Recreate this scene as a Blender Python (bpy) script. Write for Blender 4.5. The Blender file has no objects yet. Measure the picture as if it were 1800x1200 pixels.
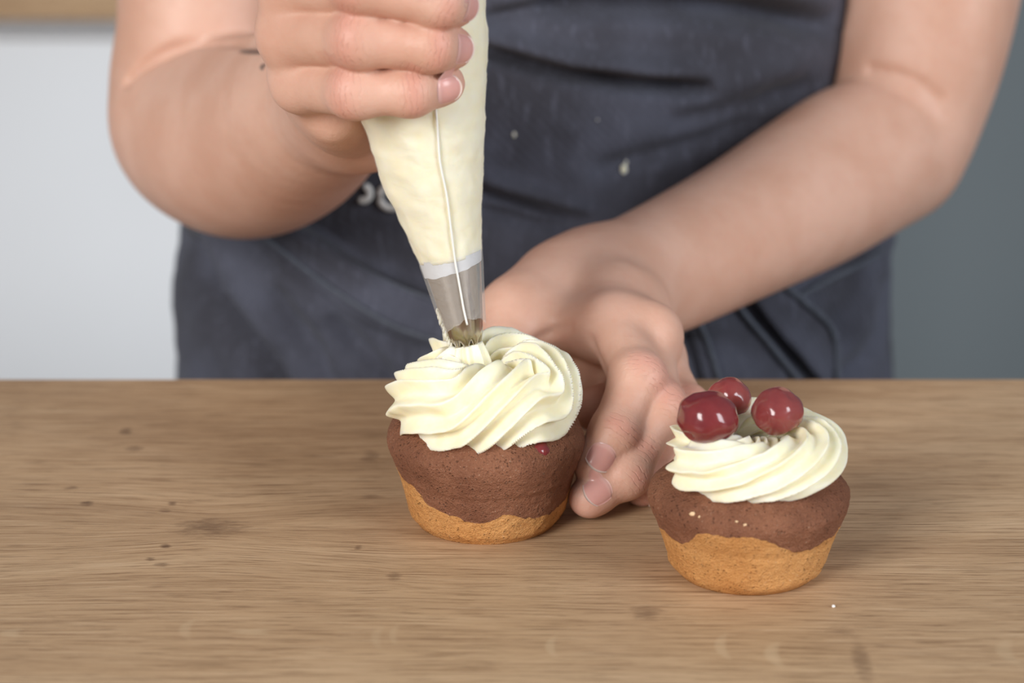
import bpy, math, random
import numpy as np
from mathutils import Vector, noise as mnoise

random.seed(7); np.random.seed(7)
S = bpy.context.scene
COL = S.collection

# ------------------------------------------------------------------ camera
F = 4860.0                                   # focal length in pixels of the 1800x1200 frame
PITCH = math.radians(18.5)
CAM = np.array([0.0, -0.926, 0.377])
cd = bpy.data.cameras.new('camera'); cam = bpy.data.objects.new('camera', cd); COL.objects.link(cam)
cam.location = CAM; cam.rotation_euler = (math.pi/2 - PITCH, 0, 0)
cd.sensor_width = 36.0; cd.lens = F*36.0/1800.0; cd.clip_start = 0.02
cd.dof.use_dof = True; cd.dof.focus_distance = 0.965; cd.dof.aperture_fstop = 7.5
S.camera = cam

# ------------------------------------------------------------------ light, world, exposure
S.view_settings.view_transform = 'Standard'; S.view_settings.look = 'None'
S.view_settings.exposure = 0.2; S.view_settings.gamma = 1.0; S.view_settings.use_curve_mapping = False
W = bpy.data.worlds.new('world'); S.world = W; W.use_nodes = True
W.node_tree.nodes['Background'].inputs[0].default_value = (0.93, 0.96, 1.0, 1)
W.node_tree.nodes['Background'].inputs[1].default_value = 0.22
def area(name, loc, target, sx, sy, power, col):
    l = bpy.data.lights.new(name, 'AREA'); l.shape = 'RECTANGLE'; l.size = sx; l.size_y = sy
    l.energy = power; l.color = col
    o = bpy.data.objects.new(name, l); COL.objects.link(o); o.location = loc
    o.rotation_euler = (Vector(target)-Vector(loc)).to_track_quat('-Z', 'Y').to_euler()
    return o
# daylight from the two windows whose reflections show on the cherries and the nozzle
area('window_left_offscreen', (-1.7, -2.4, 1.35), (0, 0.1, 0.05), 1.2, 1.4, 82, (1.0, 0.985, 0.96))
area('window_right_offscreen', (2.3, -1.7, 1.25), (0.1, 0.1, 0.05), 1.1, 1.4, 52, (0.90, 0.95, 1.0))

# ------------------------------------------------------------------ maths helpers
FWD = np.array([0, math.cos(PITCH), -math.sin(PITCH)]); UPV = np.array([0, math.sin(PITCH), math.cos(PITCH)])
def P(px, py, y):
    """point at world depth y that stands where the photograph shows (px, py)"""
    d = FWD + np.array([1.0, 0, 0])*((px-900.0)/F) + UPV*((600.0-py)/F)
    return CAM + d*((y-CAM[1])/d[1])
def T(px, py, z=0.0):
    d = FWD + np.array([1.0, 0, 0])*((px-900.0)/F) + UPV*((600.0-py)/F)
    return CAM + d*((z-CAM[2])/d[2])
def proj(p):
    p = np.asarray(p)-CAM
    w = p@FWD
    return 900.0 + F*p[..., 0]/w, 600.0 - F*(p@UPV)/w
def nrm(v):
    v = np.asarray(v, float); return v/np.linalg.norm(v)
def catmull(pts, n):
    pts = np.asarray(pts, float); m = len(pts)
    ext = np.vstack([2*pts[0]-pts[1], pts, 2*pts[-1]-pts[-2]])
    t = np.linspace(0, m-1-1e-9, n); i = t.astype(int); u = (t-i)[:, None]
    a, b, c, d = ext[i], ext[i+1], ext[i+2], ext[i+3]
    return 0.5*((2*b)+(c-a)*u+(2*a-5*b+4*c-d)*u**2+(3*b-a-3*c+d)*u**3)
def smooth01(x): x = np.clip(x, 0, 1); return x*x*(3-2*x)

# ------------------------------------------------------------------ object helpers
def mesh(name, verts, faces, mat=None, parent=None, smooth=True, loc=None):
    me = bpy.data.meshes.new(name)
    verts = np.asarray(verts, float)
    if loc is not None: verts = verts-np.asarray(loc)
    if isinstance(faces, np.ndarray):
        nf, k = faces.shape
        me.vertices.add(len(verts)); me.vertices.foreach_set('co', verts.astype(np.float32).ravel())
        me.loops.add(nf*k); me.loops.foreach_set('vertex_index', faces.astype(np.int32).ravel())
        me.polygons.add(nf); me.polygons.foreach_set('loop_start', np.arange(0, nf*k, k, dtype=np.int32))
        me.update(calc_edges=True)
    else:
        me.from_pydata(verts.tolist(), [], [list(map(int, f)) for f in faces])
    if smooth: me.polygons.foreach_set('use_smooth', [True]*len(me.polygons))
    me.validate(); me.update()
    if mat: me.materials.append(mat)
    o = bpy.data.objects.new(name, me); COL.objects.link(o)
    if parent is not None:
        o.parent = parent
        if loc is None: o.location = -np.asarray(parent_loc(parent))
        else: o.location = np.asarray(loc)-np.asarray(parent_loc(parent))
    elif loc is not None: o.location = loc
    return o
def parent_loc(p):
    l = np.array(p.location)
    while p.parent is not None: p = p.parent; l = l+np.array(p.location)
    return l
def empty(name, loc, label, cat, group=None):
    o = bpy.data.objects.new(name, None); COL.objects.link(o); o.location = loc; o.empty_display_size = 0.05
    return tag(o, label, cat, group)
def tag(o, label, cat=None, group=None):
    o['label'] = label
    if cat: o['category'] = cat
    if group: o['group'] = group
    return o
def attr(o, name, data):
    a = o.data.attributes.new(name, 'FLOAT', 'POINT'); a.data.foreach_set('value', np.asarray(data, np.float32))
def grid_faces(nu, nv, close_u=False, close_v=False):
    """grid index = i*nv + j, i in u, j in v"""
    iu = np.arange(nu if close_u else nu-1); jv = np.arange(nv if close_v else nv-1)
    I, J = np.meshgrid(iu, jv, indexing='ij'); I2 = (I+1) % nu; J2 = (J+1) % nv
    return np.stack([I*nv+J, I2*nv+J, I2*nv+J2, I*nv+J2], -1).reshape(-1, 4)
def box(name, lo, hi, mat, parent=None, bevel=0.0):
    lo, hi = np.array(lo, float), np.array(hi, float)
    v = [(x, y, z) for x in (lo[0], hi[0]) for y in (lo[1], hi[1]) for z in (lo[2], hi[2])]
    f = [(0, 1, 3, 2), (4, 6, 7, 5), (0, 4, 5, 1), (2, 3, 7, 6), (0, 2, 6, 4), (1, 5, 7, 3)]
    c = np.array([(lo[0]+hi[0])/2, (lo[1]+hi[1])/2, lo[2]])
    o = mesh(name, v, f, mat, parent, smooth=False, loc=c)
    if bevel:
        m = o.modifiers.new('bevel', 'BEVEL'); m.width = bevel; m.segments = 3
    return o
def tube(path, rad, n=10, cap=True):
    path = np.asarray(path, float); m = len(path); rad = np.broadcast_to(rad, (m,))
    tg = np.gradient(path, axis=0); tg /= np.linalg.norm(tg, axis=1)[:, None]
    ref = np.array([0.0, 0, 1.0]) if abs(tg[:, 2]).mean() < 0.8 else np.array([0.0, 1.0, 0])
    a = np.cross(tg, ref); a /= np.linalg.norm(a, axis=1)[:, None]; b = np.cross(tg, a)
    th = np.linspace(0, 2*np.pi, n, endpoint=False)
    v = path[:, None]+rad[:, None, None]*(a[:, None]*np.cos(th)[None, :, None]+b[:, None]*np.sin(th)[None, :, None])
    v = v.reshape(-1, 3); f = grid_faces(m, n, close_v=True).tolist()
    if cap: f += [list(range(n)), list(range((m-1)*n, m*n))[::-1]]
    return v, f

# ------------------------------------------------------------------ material helper
def srgb(r, g, b):
    c = np.array([r, g, b])/255.0
    return tuple(np.where(c <= 0.04045, c/12.92, ((c+0.055)/1.055)**2.4))+(1.0,)
class Mat:
    def __init__(s, name, **kw):
        s.m = bpy.data.materials.new(name); s.m.use_nodes = True; s.t = s.m.node_tree
        s.b = s.t.nodes['Principled BSDF']; s.out = s.t.nodes['Material Output']; s.set(**kw)
    def set(s, **kw):
        for k, v in kw.items(): s.put(s.b.inputs[k.replace('_', ' ')], v)
        return s
    def put(s, sock, v):
        if isinstance(v, bpy.types.NodeSocket): s.t.links.new(v, sock)
        elif isinstance(v, bpy.types.Node): s.t.links.new(v.outputs[0], sock)
        else: sock.default_value = v
    def n(s, typ, ins={}, **props):
        nd = s.t.nodes.new('ShaderNode'+typ)
        for k, v in props.items(): setattr(nd, k, v)
        for k, v in ins.items(): s.put(nd.inputs[k], v)
        return nd
    def math(s, op, a, b=0.0, c=None, clamp=False):
        ins = {0: a, 1: b}
        if c is not None: ins[2] = c
        return s.n('Math', ins, operation=op, use_clamp=clamp).outputs[0]
    def mix(s, fac, a, b, mode='MIX'):
        nd = s.t.nodes.new('ShaderNodeMix'); nd.data_type = 'RGBA'; nd.blend_type = mode
        s.put(nd.inputs[0], fac); s.put(nd.inputs[6], a); s.put(nd.inputs[7], b); return nd.outputs[2]
    def co(s, scale=(1, 1, 1), loc=(0, 0, 0), kind='Object'):
        return s.n('Mapping', {'Vector': s.n('TexCoord').outputs[kind], 'Scale': scale, 'Location': loc}).outputs[0]
    def noise(s, vec, scale, detail=3.0, rough=0.55, dist=0.0):
        return s.n('TexNoise', {'Vector': vec, 'Scale': scale, 'Detail': detail, 'Roughness': rough, 'Distortion': dist}).outputs[0]
    def ramp(s, fac, stops, interp='LINEAR'):
        nd = s.n('ValToRGB', {0: fac}); r = nd.color_ramp; r.interpolation = interp
        while len(r.elements) < len(stops): r.elements.new(0.5)
        for e, (p, c) in zip(r.elements, stops): e.position = p; e.color = c
        return nd.outputs[0]
    def mr(s, v, a, b, c=0.0, d=1.0, smooth=True):
        return s.n('MapRange', {0: v, 1: a, 2: b, 3: c, 4: d}, interpolation_type='SMOOTHSTEP' if smooth else 'LINEAR').outputs[0]
    def attr(s, name): return s.n('Attribute', attribute_name=name).outputs['Fac']
    def bump(s, h, strength, dist=0.001, prev=None):
        ins = {'Height': h, 'Strength': strength, 'Distance': dist}
        if prev is not None: ins['Normal'] = prev
        return s.n('Bump', ins).outputs[0]

# ================================================================== STRUCTURE
def mat_plain(name, col, rough=0.5, var=0.06, scale=6.0, spec=0.4):
    m = Mat(name, Roughness=rough)
    n = m.noise(m.co(), scale, 3)
    m.set(Base_Color=m.mix(m.mr(n, .3, .7), tuple(np.array(col[:3])*(1-var))+(1,), tuple(np.minimum(np.array(col[:3])*(1+var), 1))+(1,)))
    m.b.inputs['Specular IOR Level'].default_value = spec
    return m
M_floor = mat_plain('floor_grey', srgb(120, 116, 110), 0.5)
M_wall = mat_plain('wall_grey', srgb(122, 130, 134), 0.7, 0.03, 2.0)
M_white = mat_plain('cabinet_white', srgb(232, 234, 238), 0.35, 0.01)

def mat_oak(name, knots, flecks, warm=1.0):
    m = Mat(name)
    g = m.n('NewGeometry').outputs['Position']
    sep = m.n('SeparateXYZ', {0: g}); x, y = sep.outputs[0], sep.outputs[1]
    if knots is None: y = m.math('ADD', y, sep.outputs[2])
    wob = m.noise(m.n('CombineXYZ', {0: m.math('MULTIPLY', x, 2.5), 1: m.math('MULTIPLY', y, 9.0), 2: 3.1}).outputs[0], 1.0, 2)
    yy = m.math('ADD', y, m.math('MULTIPLY', m.math('SUBTRACT', wob, 0.5), 0.022))
    dark = None; light = None
    for (kx, ky, sx, sy, amt, warp) in (knots or []):
        dx = m.math('DIVIDE', m.math('SUBTRACT', x, kx), sx); dy = m.math('DIVIDE', m.math('SUBTRACT', y, ky), sy)
        r2 = m.math('ADD', m.math('MULTIPLY', dx, dx), m.math('MULTIPLY', dy, dy))
        if warp:
            e = m.math('DIVIDE', 1.0, m.math('ADD', 1.0, m.math('MULTIPLY', r2, 0.35)))
            yy = m.math('ADD', yy, m.math('MULTIPLY', m.math('MULTIPLY', dy, e), warp))
        rr = m.math('ADD', r2, m.math('MULTIPLY', m.math('SUBTRACT', m.noise(m.n('CombineXYZ', {0: m.math('MULTIPLY', x, 130.0), 1: m.math('MULTIPLY', y, 420.0)}).outputs[0], 1.0, 4, .65), 0.5), 4.2))
        k = m.mr(rr, -0.4, 1.4, min(1.0, amt*1.25), 0.0)
        dark = k if dark is None else m.math('MAXIMUM', dark, k)
    for (kx, ky, sx, sy, amt) in (flecks or []):
        dx = m.math('DIVIDE', m.math('SUBTRACT', x, kx), sx); dy = m.math('DIVIDE', m.math('SUBTRACT', y, ky), sy)
        # a thin pale crescent
        dx = m.math('SUBTRACT', dx, m.math('MULTIPLY', m.math('MULTIPLY', dy, dy), 1.2))
        r2 = m.math('ADD', m.math('MULTIPLY', dx, dx), m.math('MULTIPLY', dy, dy))
        k = m.mr(r2, 0.0, 1.3, amt*.6, 0.0)
        light = k if light is None else m.math('MAXIMUM', light, k)
    def streak(sx, sy, off, det=3, rough=.6):
        v = m.n('CombineXYZ', {0: m.math('MULTIPLY', x, sx), 1: m.math('MULTIPLY', yy, sy), 2: off}).outputs[0]
        return m.noise(v, 1.0, det, rough)
    fine = streak(26, 820, 0.0, 4, .7); dash = streak(48, 1300, 6.0, 3); med = streak(9, 210, 4.0, 4); broad = streak(3.0, 26, 9.0, 4, .6)
    base = m.ramp(broad, [(0.3, srgb(168, 136, 104)), (0.5, srgb(190, 157, 122)), (0.7, srgb(204, 173, 138))])
    base = m.mix(m.mr(med, .45, .75, 0, .30), base, srgb(142, 112, 84))
    base = m.mix(m.mr(fine, .49, .68, 0, .80), base, srgb(134, 102, 73))
    base = m.mix(m.mr(fine, .47, .28, 0, .55), base, srgb(222, 193, 160))
    base = m.mix(m.mr(dash, .54, .68, 0, .65), base, srgb(110, 82, 58))
    if light is not None: base = m.mix(light, base, srgb(214, 188, 154))
    if dark is not None: base = m.mix(dark, base, srgb(104, 78, 58))
    m.set(Base_Color=base, Roughness=m.mr(fine, .3, .8, .42, .58))
    m.b.inputs['Specular IOR Level'].default_value = 0.35
    m.set(Normal=m.bump(m.math('ADD', fine, m.math('MULTIPLY', dash, 0.6)), 0.22, 0.0006))
    return m.m
def kn(px, py, wpx, hpx, amt, warp=0.0):
    p = T(px, py); a = T(px+wpx/2, py); b = T(px, py+hpx/2)
    return (p[0], p[1], abs(a[0]-p[0]), abs(b[1]-p[1]), amt, warp)
KN = [kn(370, 927, 130, 36, .55, 0.012), kn(290, 959, 22, 8, .9), kn(264, 982, 22, 8, .8), kn(283, 993, 30, 8, .5),
      kn(288, 897, 26, 8, .6), kn(302, 885, 18, 8, .7), kn(152, 885, 26, 10, .8), kn(125, 857, 26, 8, .5), kn(221, 758, 26, 14, .55), kn(235, 788, 36, 14, .45),
      kn(630, 962, 16, 8, .7), kn(692, 1012, 30, 16, .5, 0.002), kn(650, 802, 36, 22, .4), kn(1135, 1076, 60, 30, .45), kn(1516, 1165, 34, 90, .42), kn(655, 873, 40, 10, .35), kn(1480,1108,60,14,.3)]
FL = [kn(435, 1110, 70, 14, .5)[:5], kn(966, 1136, 20, 40, .55)[:5], kn(1266, 1136, 24, 50, .55)[:5], kn(1356, 1150, 30, 50, .6)[:5],
      kn(1765, 1145, 34, 50, .45)[:5], kn(15, 1112, 40, 18, .5)[:5], kn(325, 1105, 24, 40, .4)[:5], kn(660, 1120, 20, 44, .3)[:5], kn(690, 1115, 16, 40, .3)[:5]]
M_oak = mat_oak('oak_tabletop', KN, FL)
M_oak2 = mat_oak('oak_worktop', None, None)

ZF = -0.90
fl = box('floor', (-3, -3, ZF-0.05), (3, 2.35, ZF), M_floor.m); fl['kind'] = 'structure'; fl['label'] = 'plain grey kitchen floor'
wb = box('wall_back', (-3, 1.75, ZF), (3, 1.9, 1.7), M_wall.m); wb['kind'] = 'structure'; wb['label'] = 'plain mid-grey kitchen wall'

# oak table
EDGE = T(900, 665)[1]
tb = empty('kitchen_table', (0, -0.18, ZF), 'oak kitchen table with visible horizontal grain and knots under the cupcakes', 'table')
box('tabletop', (-1.0, -0.62, -0.04), (1.0, EDGE, 0.0), M_oak, tb, 0.0015)
for sx in (-1, 1):
    for yy in (-0.56, 0.03):
        box('leg', (sx*0.93-0.035, yy, ZF), (sx*0.93+0.035, yy+0.07, -0.04), M_white.m, tb, 0.002)
box('apron_rail', (-0.9, 0.05, -0.12), (0.9, 0.07, -0.04), M_white.m, tb)
box('apron_rail', (-0.9, -0.55, -0.12), (0.9, -0.53, -0.04), M_white.m, tb)

# white kitchen counter against the back wall
CY = 1.06
ct = empty('kitchen_counter', (-0.95, CY+0.3, ZF), 'white kitchen counter unit with an oak worktop behind the person', 'counter')
zt = P(100, 36, CY)[2]
box('worktop', (-1.9, CY, zt), (0.02, 1.74, zt+0.04), M_oak2, ct, 0.0015)
box('cabinet_body', (-1.88, CY+0.055, ZF+0.1), (0.0, 1.735, zt), M_white.m, ct)
box('plinth', (-1.88, CY+0.14, ZF), (0.0, 1.72, ZF+0.1), M_wall.m, ct)
for i in range(3):
    x0 = -1.88+i*0.6267
    dr = box('cabinet_door', (x0+0.002, CY+0.035, ZF+0.105), (x0+0.6247, CY+0.0555, zt-0.022), M_white.m, ct, 0.0015)

# ================================================================== CAKES
def fbm(p, s, o=3):
    return mnoise.fractal(Vector(p)*s, 0.9, 2.0, o)
def mat_cake(name, c0, c1, pit, bump=0.6, glaze=0.0):
    m = Mat(name, Roughness=0.72)
    co = m.co()
    n1 = m.noise(co, 420, 4, .65); n2 = m.noise(co, 1500, 3, .65); n3 = m.noise(co, 45, 3)
    vor = m.n('TexVoronoi', {'Vector': co, 'Scale': 850.0, 'Randomness': 1.0}).outputs['Distance']
    pits = m.math('MULTIPLY', m.mr(vor, 0.08, 0.42, 1, 0), m.mr(n1, .50, .62))
    big = m.n('TexVoronoi', {'Vector': co, 'Scale': 190.0, 'Randomness': 1.0}).outputs['Distance']
    pits = m.math('MAXIMUM', pits, m.mr(big, 0.02, 0.07, 1, 0))
    c = m.mix(m.mr(n3, .3, .7), c0, c1)
    c = m.mix(m.mr(n2, .45, .75, 0, .35), c, pit)
    grains = m.mr(m.noise(co, 1700, 1, .5), .66, .78, 0, .40)
    c = m.mix(m.math('MULTIPLY', grains, m.mr(n3, .35, .6, .2, 1)), c, srgb(236, 208, 180))
    h = m.math('SUBTRACT', m.math('ADD', m.math('MULTIPLY', n2, .7), n1), m.math('MULTIPLY', pits, 1.0))
    m.set(Base_Color=c, Normal=m.bump(h, bump, 0.0013))
    m.b.inputs['Specular IOR Level'].default_value = 0.3
    m.set(Subsurface_Weight=0.08); m.b.inputs['Subsurface Radius'].default_value = (.004, .002, .001); m.b.inputs['Subsurface Scale'].default_value = 0.5
    return m.m
M_choc = mat_cake('chocolate_sponge', srgb(128, 82, 60), srgb(152, 102, 76), srgb(84, 48, 36), 1.0)
M_gold = mat_cake('golden_sponge', srgb(208, 146, 84), srgb(222, 164, 102), srgb(170, 104, 54), 1.0)
M_crumb = mat_plain('pale_crumb', srgb(225, 190, 150), 0.6)
def mat_cream(name, c0=srgb(251, 240, 206), c1=srgb(253, 246, 221)):
    m = Mat(name, Roughness=0.42)
    co = m.co()
    n = m.noise(co, 900, 2, .6); n2 = m.noise(co, 130, 4)
    m.set(Base_Color=m.mix(m.mr(n2, .3, .7), c0, c1))
    vor = m.n('TexVoronoi', {'Vector': co, 'Scale': 300.0}).outputs['Distance']
    h = m.math('ADD', m.math('MULTIPLY', n, .35), m.math('MULTIPLY', m.mr(vor, .02, .12), .6))
    m.set(Normal=m.bump(h, 0.18, 0.0006))
    m.set(Subsurface_Weight=0.5); m.b.inputs['Subsurface Radius'].default_value = (1.0, .8, .35); m.b.inputs['Subsurface Scale'].default_value = 0.0035
    m.b.inputs['Specular IOR Level'].default_value = 0.35
    return m.m
M_cream = mat_cream('vanilla_cream')

def make_cake(root, cx, cy, r0, r1, h, dome, bpts, seed):
    """two batters of one muffin, meeting along a wavy line"""
    c = np.array([cx, cy, 0.0])
    def rad(z):          # wall radius by height
        t = np.clip(z/h, 0, 1); base = r0+(r1-r0)*t
        return base+0.0006*smooth01((z-h*.62)/0.0015)-0.0022*np.exp(-(z/0.0022)**2)+0.0010*np.exp(-((z-h*0.93)/0.005)**2)
    # boundary from points on the visible side
    th_l, z_l = [], []
    for (px, py) in bpts:
        z = h*0.4
        for _ in range(30):
            r = rad(z)
            xr = np.clip((px-900.0)/F*np.linalg.norm(c-CAM)-cx, -r*0.985, r*0.985)
            th = math.asin(xr/r)
            p = np.array([cx+r*math.sin(th), cy-r*math.cos(th), z])
            z += (proj(p)[1]-py)/F*1.0*0.8; z = float(np.clip(z, 0.002, h*.95))
        th_l.append(th); z_l.append(z)
    th_l, z_l = np.array(th_l), np.array(z_l)
    o = np.argsort(th_l); th_l, z_l = th_l[o], z_l[o]
    th_l = np.concatenate([th_l, [math.pi*0.75, math.pi*1.1]]); z_l = np.concatenate([z_l, [h*0.4, h*.5]])
    N = 280
    th = np.linspace(0, 2*np.pi, N, endpoint=False)
    thw = (th+math.pi/2-th_l[0]+1e-9) % (2*np.pi)
    tw = th_l-th_l[0]
    bz = np.interp(th, np.concatenate([th_l, [th_l[0]+2*np.pi]]) if th_l[0] >= 0 else th_l, z_l)
    ang = ((th-th_l[0]) % (2*np.pi))
    bz = np.interp(ang, np.concatenate([tw, [2*np.pi]]), np.concatenate([z_l, [z_l[0]]]))
    bz = bz+np.array([0.0010*fbm((math.cos(t)*3, math.sin(t)*3, seed), 2.5) for t in th])
    def surf(t_arr, z, rr):
        p = np.stack([cx+rr*np.sin(t_arr), cy-rr*np.cos(t_arr), z], -1)
        flat = p.reshape(-1, 3); nn = flat-np.array([cx, cy, h*.5]); nn /= np.linalg.norm(nn, axis=1)[:, None]
        d = np.array([0.0009*fbm((q[0], q[1], q[2]+seed), 60, 2)+0.00032*fbm((q[0], q[1], q[2]+seed), 400, 3) for q in flat])
        d *= smooth01(flat[:, 2]/0.003)
        return flat+nn*d[:, None]
    # golden: centre of the base -> outer base -> boundary
    rows = []
    for k in range(4):
        rows.append((np.zeros(N), np.full(N, (r0-0.002)*(k+0.05)/4.0)))
    K = 22
    for k in range(K+1):
        z = bz*(k/K); rows.append((z, rad(z)))
    z = np.array([r[0] for r in rows]); rr = np.array([r[1] for r in rows])
    tt = np.broadcast_to(th, z.shape)
    v = surf(tt, z, rr)
    g = mesh('golden_sponge', v, grid_faces(len(rows), N, close_v=True), M_gold, root, loc=(cx, cy, 0))
    g['label'] = 'golden vanilla lower half of the cake'
    # chocolate: boundary -> rim -> dome
    rows = []
    K = 34
    for k in range(K+1):
        z = bz+(h-bz)*(k/K); rows.append((z, rad(z)))
    rt = rad(np.array(h))
    for k in range(1, 25):
        a = k/24.0*math.pi/2
        rho = math.cos(a)**0.75
        rows.append((np.full(N, h+dome*math.sin(a)), np.full(N, max(rt*rho, 0.0004))))
    z = np.array([r[0] for r in rows]); rr = np.array([r[1] for r in rows])
    v = surf(np.broadcast_to(th, z.shape), z, rr)
    ch = mesh('chocolate_sponge', v, grid_faces(len(rows), N, close_v=True), M_choc, root, loc=(cx, cy, 0))
    ch['label'] = 'brown chocolate upper half of the cake'
    return rad

def star_rope(name, root, path, R, n, phase, a=0.30, K=14, flat=1.0, seed=0, e=0.16, loc=None):
    path = np.asarray(path); m = len(path)
    tg = np.gradient(path, axis=0); tg /= np.linalg.norm(tg, axis=1)[:, None]
    o = np.cross(tg, np.array([0, 0, 1.0])); ln = np.linalg.norm(o, axis=1)[:, None]; o = o/np.maximum(ln, 1e-6)
    u = np.cross(o, tg)
    NP = n*K
    ps = np.linspace(0, 2*np.pi, NP, endpoint=False)
    R = np.broadcast_to(R, (m,))
    ph = np.broadcast_to(phase, (m,))
    rng = np.random.RandomState(seed)
    amp = 1+0.22*rng.randn(n)            # uneven ridges
    q = ps[None]-ph[:, None]; q = q+0.10*np.sin(2*q+seed)+0.07*np.sin(3*q+2.1*seed)      # ridges of uneven width
    arg = n*q/2
    idx = np.floor((q % (2*np.pi))/(2*np.pi)*n+0.5).astype(int) % n
    s = np.sqrt(np.sin(arg)**2+e*e)-e
    al = np.linspace(0, 1, m)[:, None]
    crest = np.cos(arg)**2
    r = R[:, None]*(1-a*s)*(1+0.05*(amp[idx]-1)*4*crest*0.35)
    r = r*(1+0.025*np.sin(al*37+idx*1.7)*crest)
    v = path[:, None]+o[:, None]*(r*np.cos(ps)[None])[..., None]+u[:, None]*(flat*r*np.sin(ps)[None])[..., None]
    f = grid_faces(m, NP, close_v=True)
    v = v.reshape(-1, 3)
    v = np.vstack([v, path[0], path[-1]])
    i = np.arange(NP)
    f = f.tolist()+[[NP*m, (k+1) % NP, k] for k in range(NP)]+[[NP*m+1, (m-1)*NP+k, (m-1)*NP+(k+1) % NP] for k in range(NP)]
    # gentle lumpy irregularity
    v = v+np.array([[0.0006*fbm((q[0]+seed, q[1], q[2]), 90, 2)]*3 for q in v])
    return mesh(name, v, f, M_cream, root, loc=loc)
def endtaper(m, k0, k1, lo=0.12):
    t = np.arange(m); w = np.ones(m)
    a = np.clip(t/k0, 0, 1); b = np.clip((m-1-t)/k1, 0, 1)
    return np.maximum(lo, np.sqrt(1-(1-a)**2))*np.maximum(lo, np.sqrt(1-(1-b)**2))

# ---- cupcake being piped
C1 = T(855, 910); c1x = C1[0]; c1y = C1[1]
cup1 = empty('cupcake', (c1x, c1y, 0), 'chocolate and vanilla cupcake under the piping nozzle, without cherries on its cream', 'cupcake')
H1, R1 = 0.0310, 0.0340
make_cake(cup1, c1x, c1y, 0.0272, R1, H1, 0.0130,
          [(700, 822), (712, 838), (728, 852), (748, 878), (775, 898), (805, 908), (835, 921), (862, 918), (885, 909), (905, 905), (925, 912), (950, 908), (975, 898), (992, 880), (1003, 858)], 3.0)
def swirl(cx, cy, ctrl, m):
    """ctrl rows: angle from front (deg, rightwards), loop radius, height, rope radius, ridge turn (rad)"""
    c = catmull(np.array(ctrl, float), m)
    a = np.radians(c[:, 0])
    return np.stack([cx+c[:, 1]*np.sin(a), cy-c[:, 1]*np.cos(a), c[:, 2]], -1), c[:, 3], c[:, 4], a
ctrl = [(-84, .0232, .0470, .0140, 0.0), (-40, .0212, .0480, .0158, 0.9), (20, .0200, .0486, .0166, 2.2), (80, .0192, .0490, .0163, 3.6), (150, .0190, .0498, .0152, 5.1),
        (205, .0168, .0515, .0142, 6.3), (248, .0122, .0545, .0124, 7.4), (285, .0080, .0568, .0104, 8.4), (305, .0068, .0575, .0096, 9.0)]
pth, rr_, ph_, an_ = swirl(c1x-0.001, c1y, ctrl, 420)
ph_ = ph_+0.14*np.sin(an_*4.0)+0.22*np.sin(6.0*(an_-.25))*np.exp(-((an_-.95)/.55)**2)
pth[:, 2] += 0.0008*np.sin(an_*5)
cr1 = star_rope('cream_swirl', cup1, pth, rr_*endtaper(420, 12, 30, .35), 11, ph_, a=0.38, seed=5, e=.15, K=16, loc=(c1x, c1y, 0.04))
cr1['label'] = 'ridged swirl of pale yellow cream'

# ---- cupcake with cherries
C2 = T(1312, 998); c2x, c2y = C2[0], C2[1]
cup2 = empty('cupcake', (c2x, c2y, 0), 'chocolate and vanilla cupcake topped with cream and three cherries', 'cupcake')
H2, R2 = 0.0268, 0.0330
make_cake(cup2, c2x, c2y, 0.0258, R2, H2, 0.0122,
          [(1163, 935), (1178, 952), (1200, 955), (1210, 938), (1230, 929), (1255, 928), (1285, 932), (1312, 948), (1345, 958), (1380, 970), (1405, 965), (1432, 952), (1458, 930)], 11.0)
ctrl = [(-70, .0225, .0418, .0112, 0.0), (-35, .0218, .0418, .0118, 0.5), (10, .0215, .0418, .0121, 1.2), (60, .0212, .0424, .0122, 2.4), (110, .0210, .0430, .0122, 3.7), (180, .0200, .0440, .0118, 5.2),
        (240, .0190, .0440, .0110, 6.4), (290, .0165, .0440, .0100, 7.4), (330, .0120, .0435, .0088, 8.4), (390, .0070, .0420, .0080, 9.6), (470, .0050, .0405, .0075, 11.0)]
pth, rr_, ph_, an_ = swirl(c2x, c2y, ctrl, 380); pth[:, 2] += .0012
ph_ = ph_+0.16*np.sin(an_*3.0+.5)
cr2 = star_rope('cream_swirl', cup2, pth, rr_*endtaper(380, 10, 24, .35), 9, ph_, a=0.38, seed=9, e=.12, K=16, flat=.86, loc=(c2x, c2y, 0.035))
cr2['label'] = 'ridged ring of pale yellow cream'

# pale crumbs baked into the second cake, cherry piece peeking out of the first
def blob(name, c, r, mat, parent, sq=(1, 1, 1), seed=0, lump=0.15, seg=(20, 12), dent=None):
    nu, nv = seg
    v = []
    for j in range(nv+1):
        ph = math.pi*j/nv
        for i in range(nu):
            t = 2*math.pi*i/nu
            d = np.array([math.sin(ph)*math.cos(t), math.sin(ph)*math.sin(t), math.cos(ph)])
            k = 1+lump*fbm((d[0]+seed, d[1], d[2]), 1.4, 2)
            if dent is not None:
                for (dd, w, dep) in dent:
                    q = 1-float(d@nrm(dd)); k -= dep*math.exp(-q/w)
            v.append(np.array(c)+d*np.array(sq)*r*k)
    return mesh(name, v, grid_faces(nv+1, nu, close_v=True), mat, parent, loc=c)
def on_cake(px, py, cx, cy, r0, r1, h):
    best = None
    for th in np.linspace(-1.4, 1.4, 160):
        for z in np.linspace(0.003, h+0.004, 80):
            r = r0+(r1-r0)*min(z/h, 1)
            p = np.array([cx+r*math.sin(th), cy-r*math.cos(th), z]); u, w = proj(p); e = (u-px)**2+(w-py)**2
            if best is None or e < best[0]: best = (e, p)
    return best[1]
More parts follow.
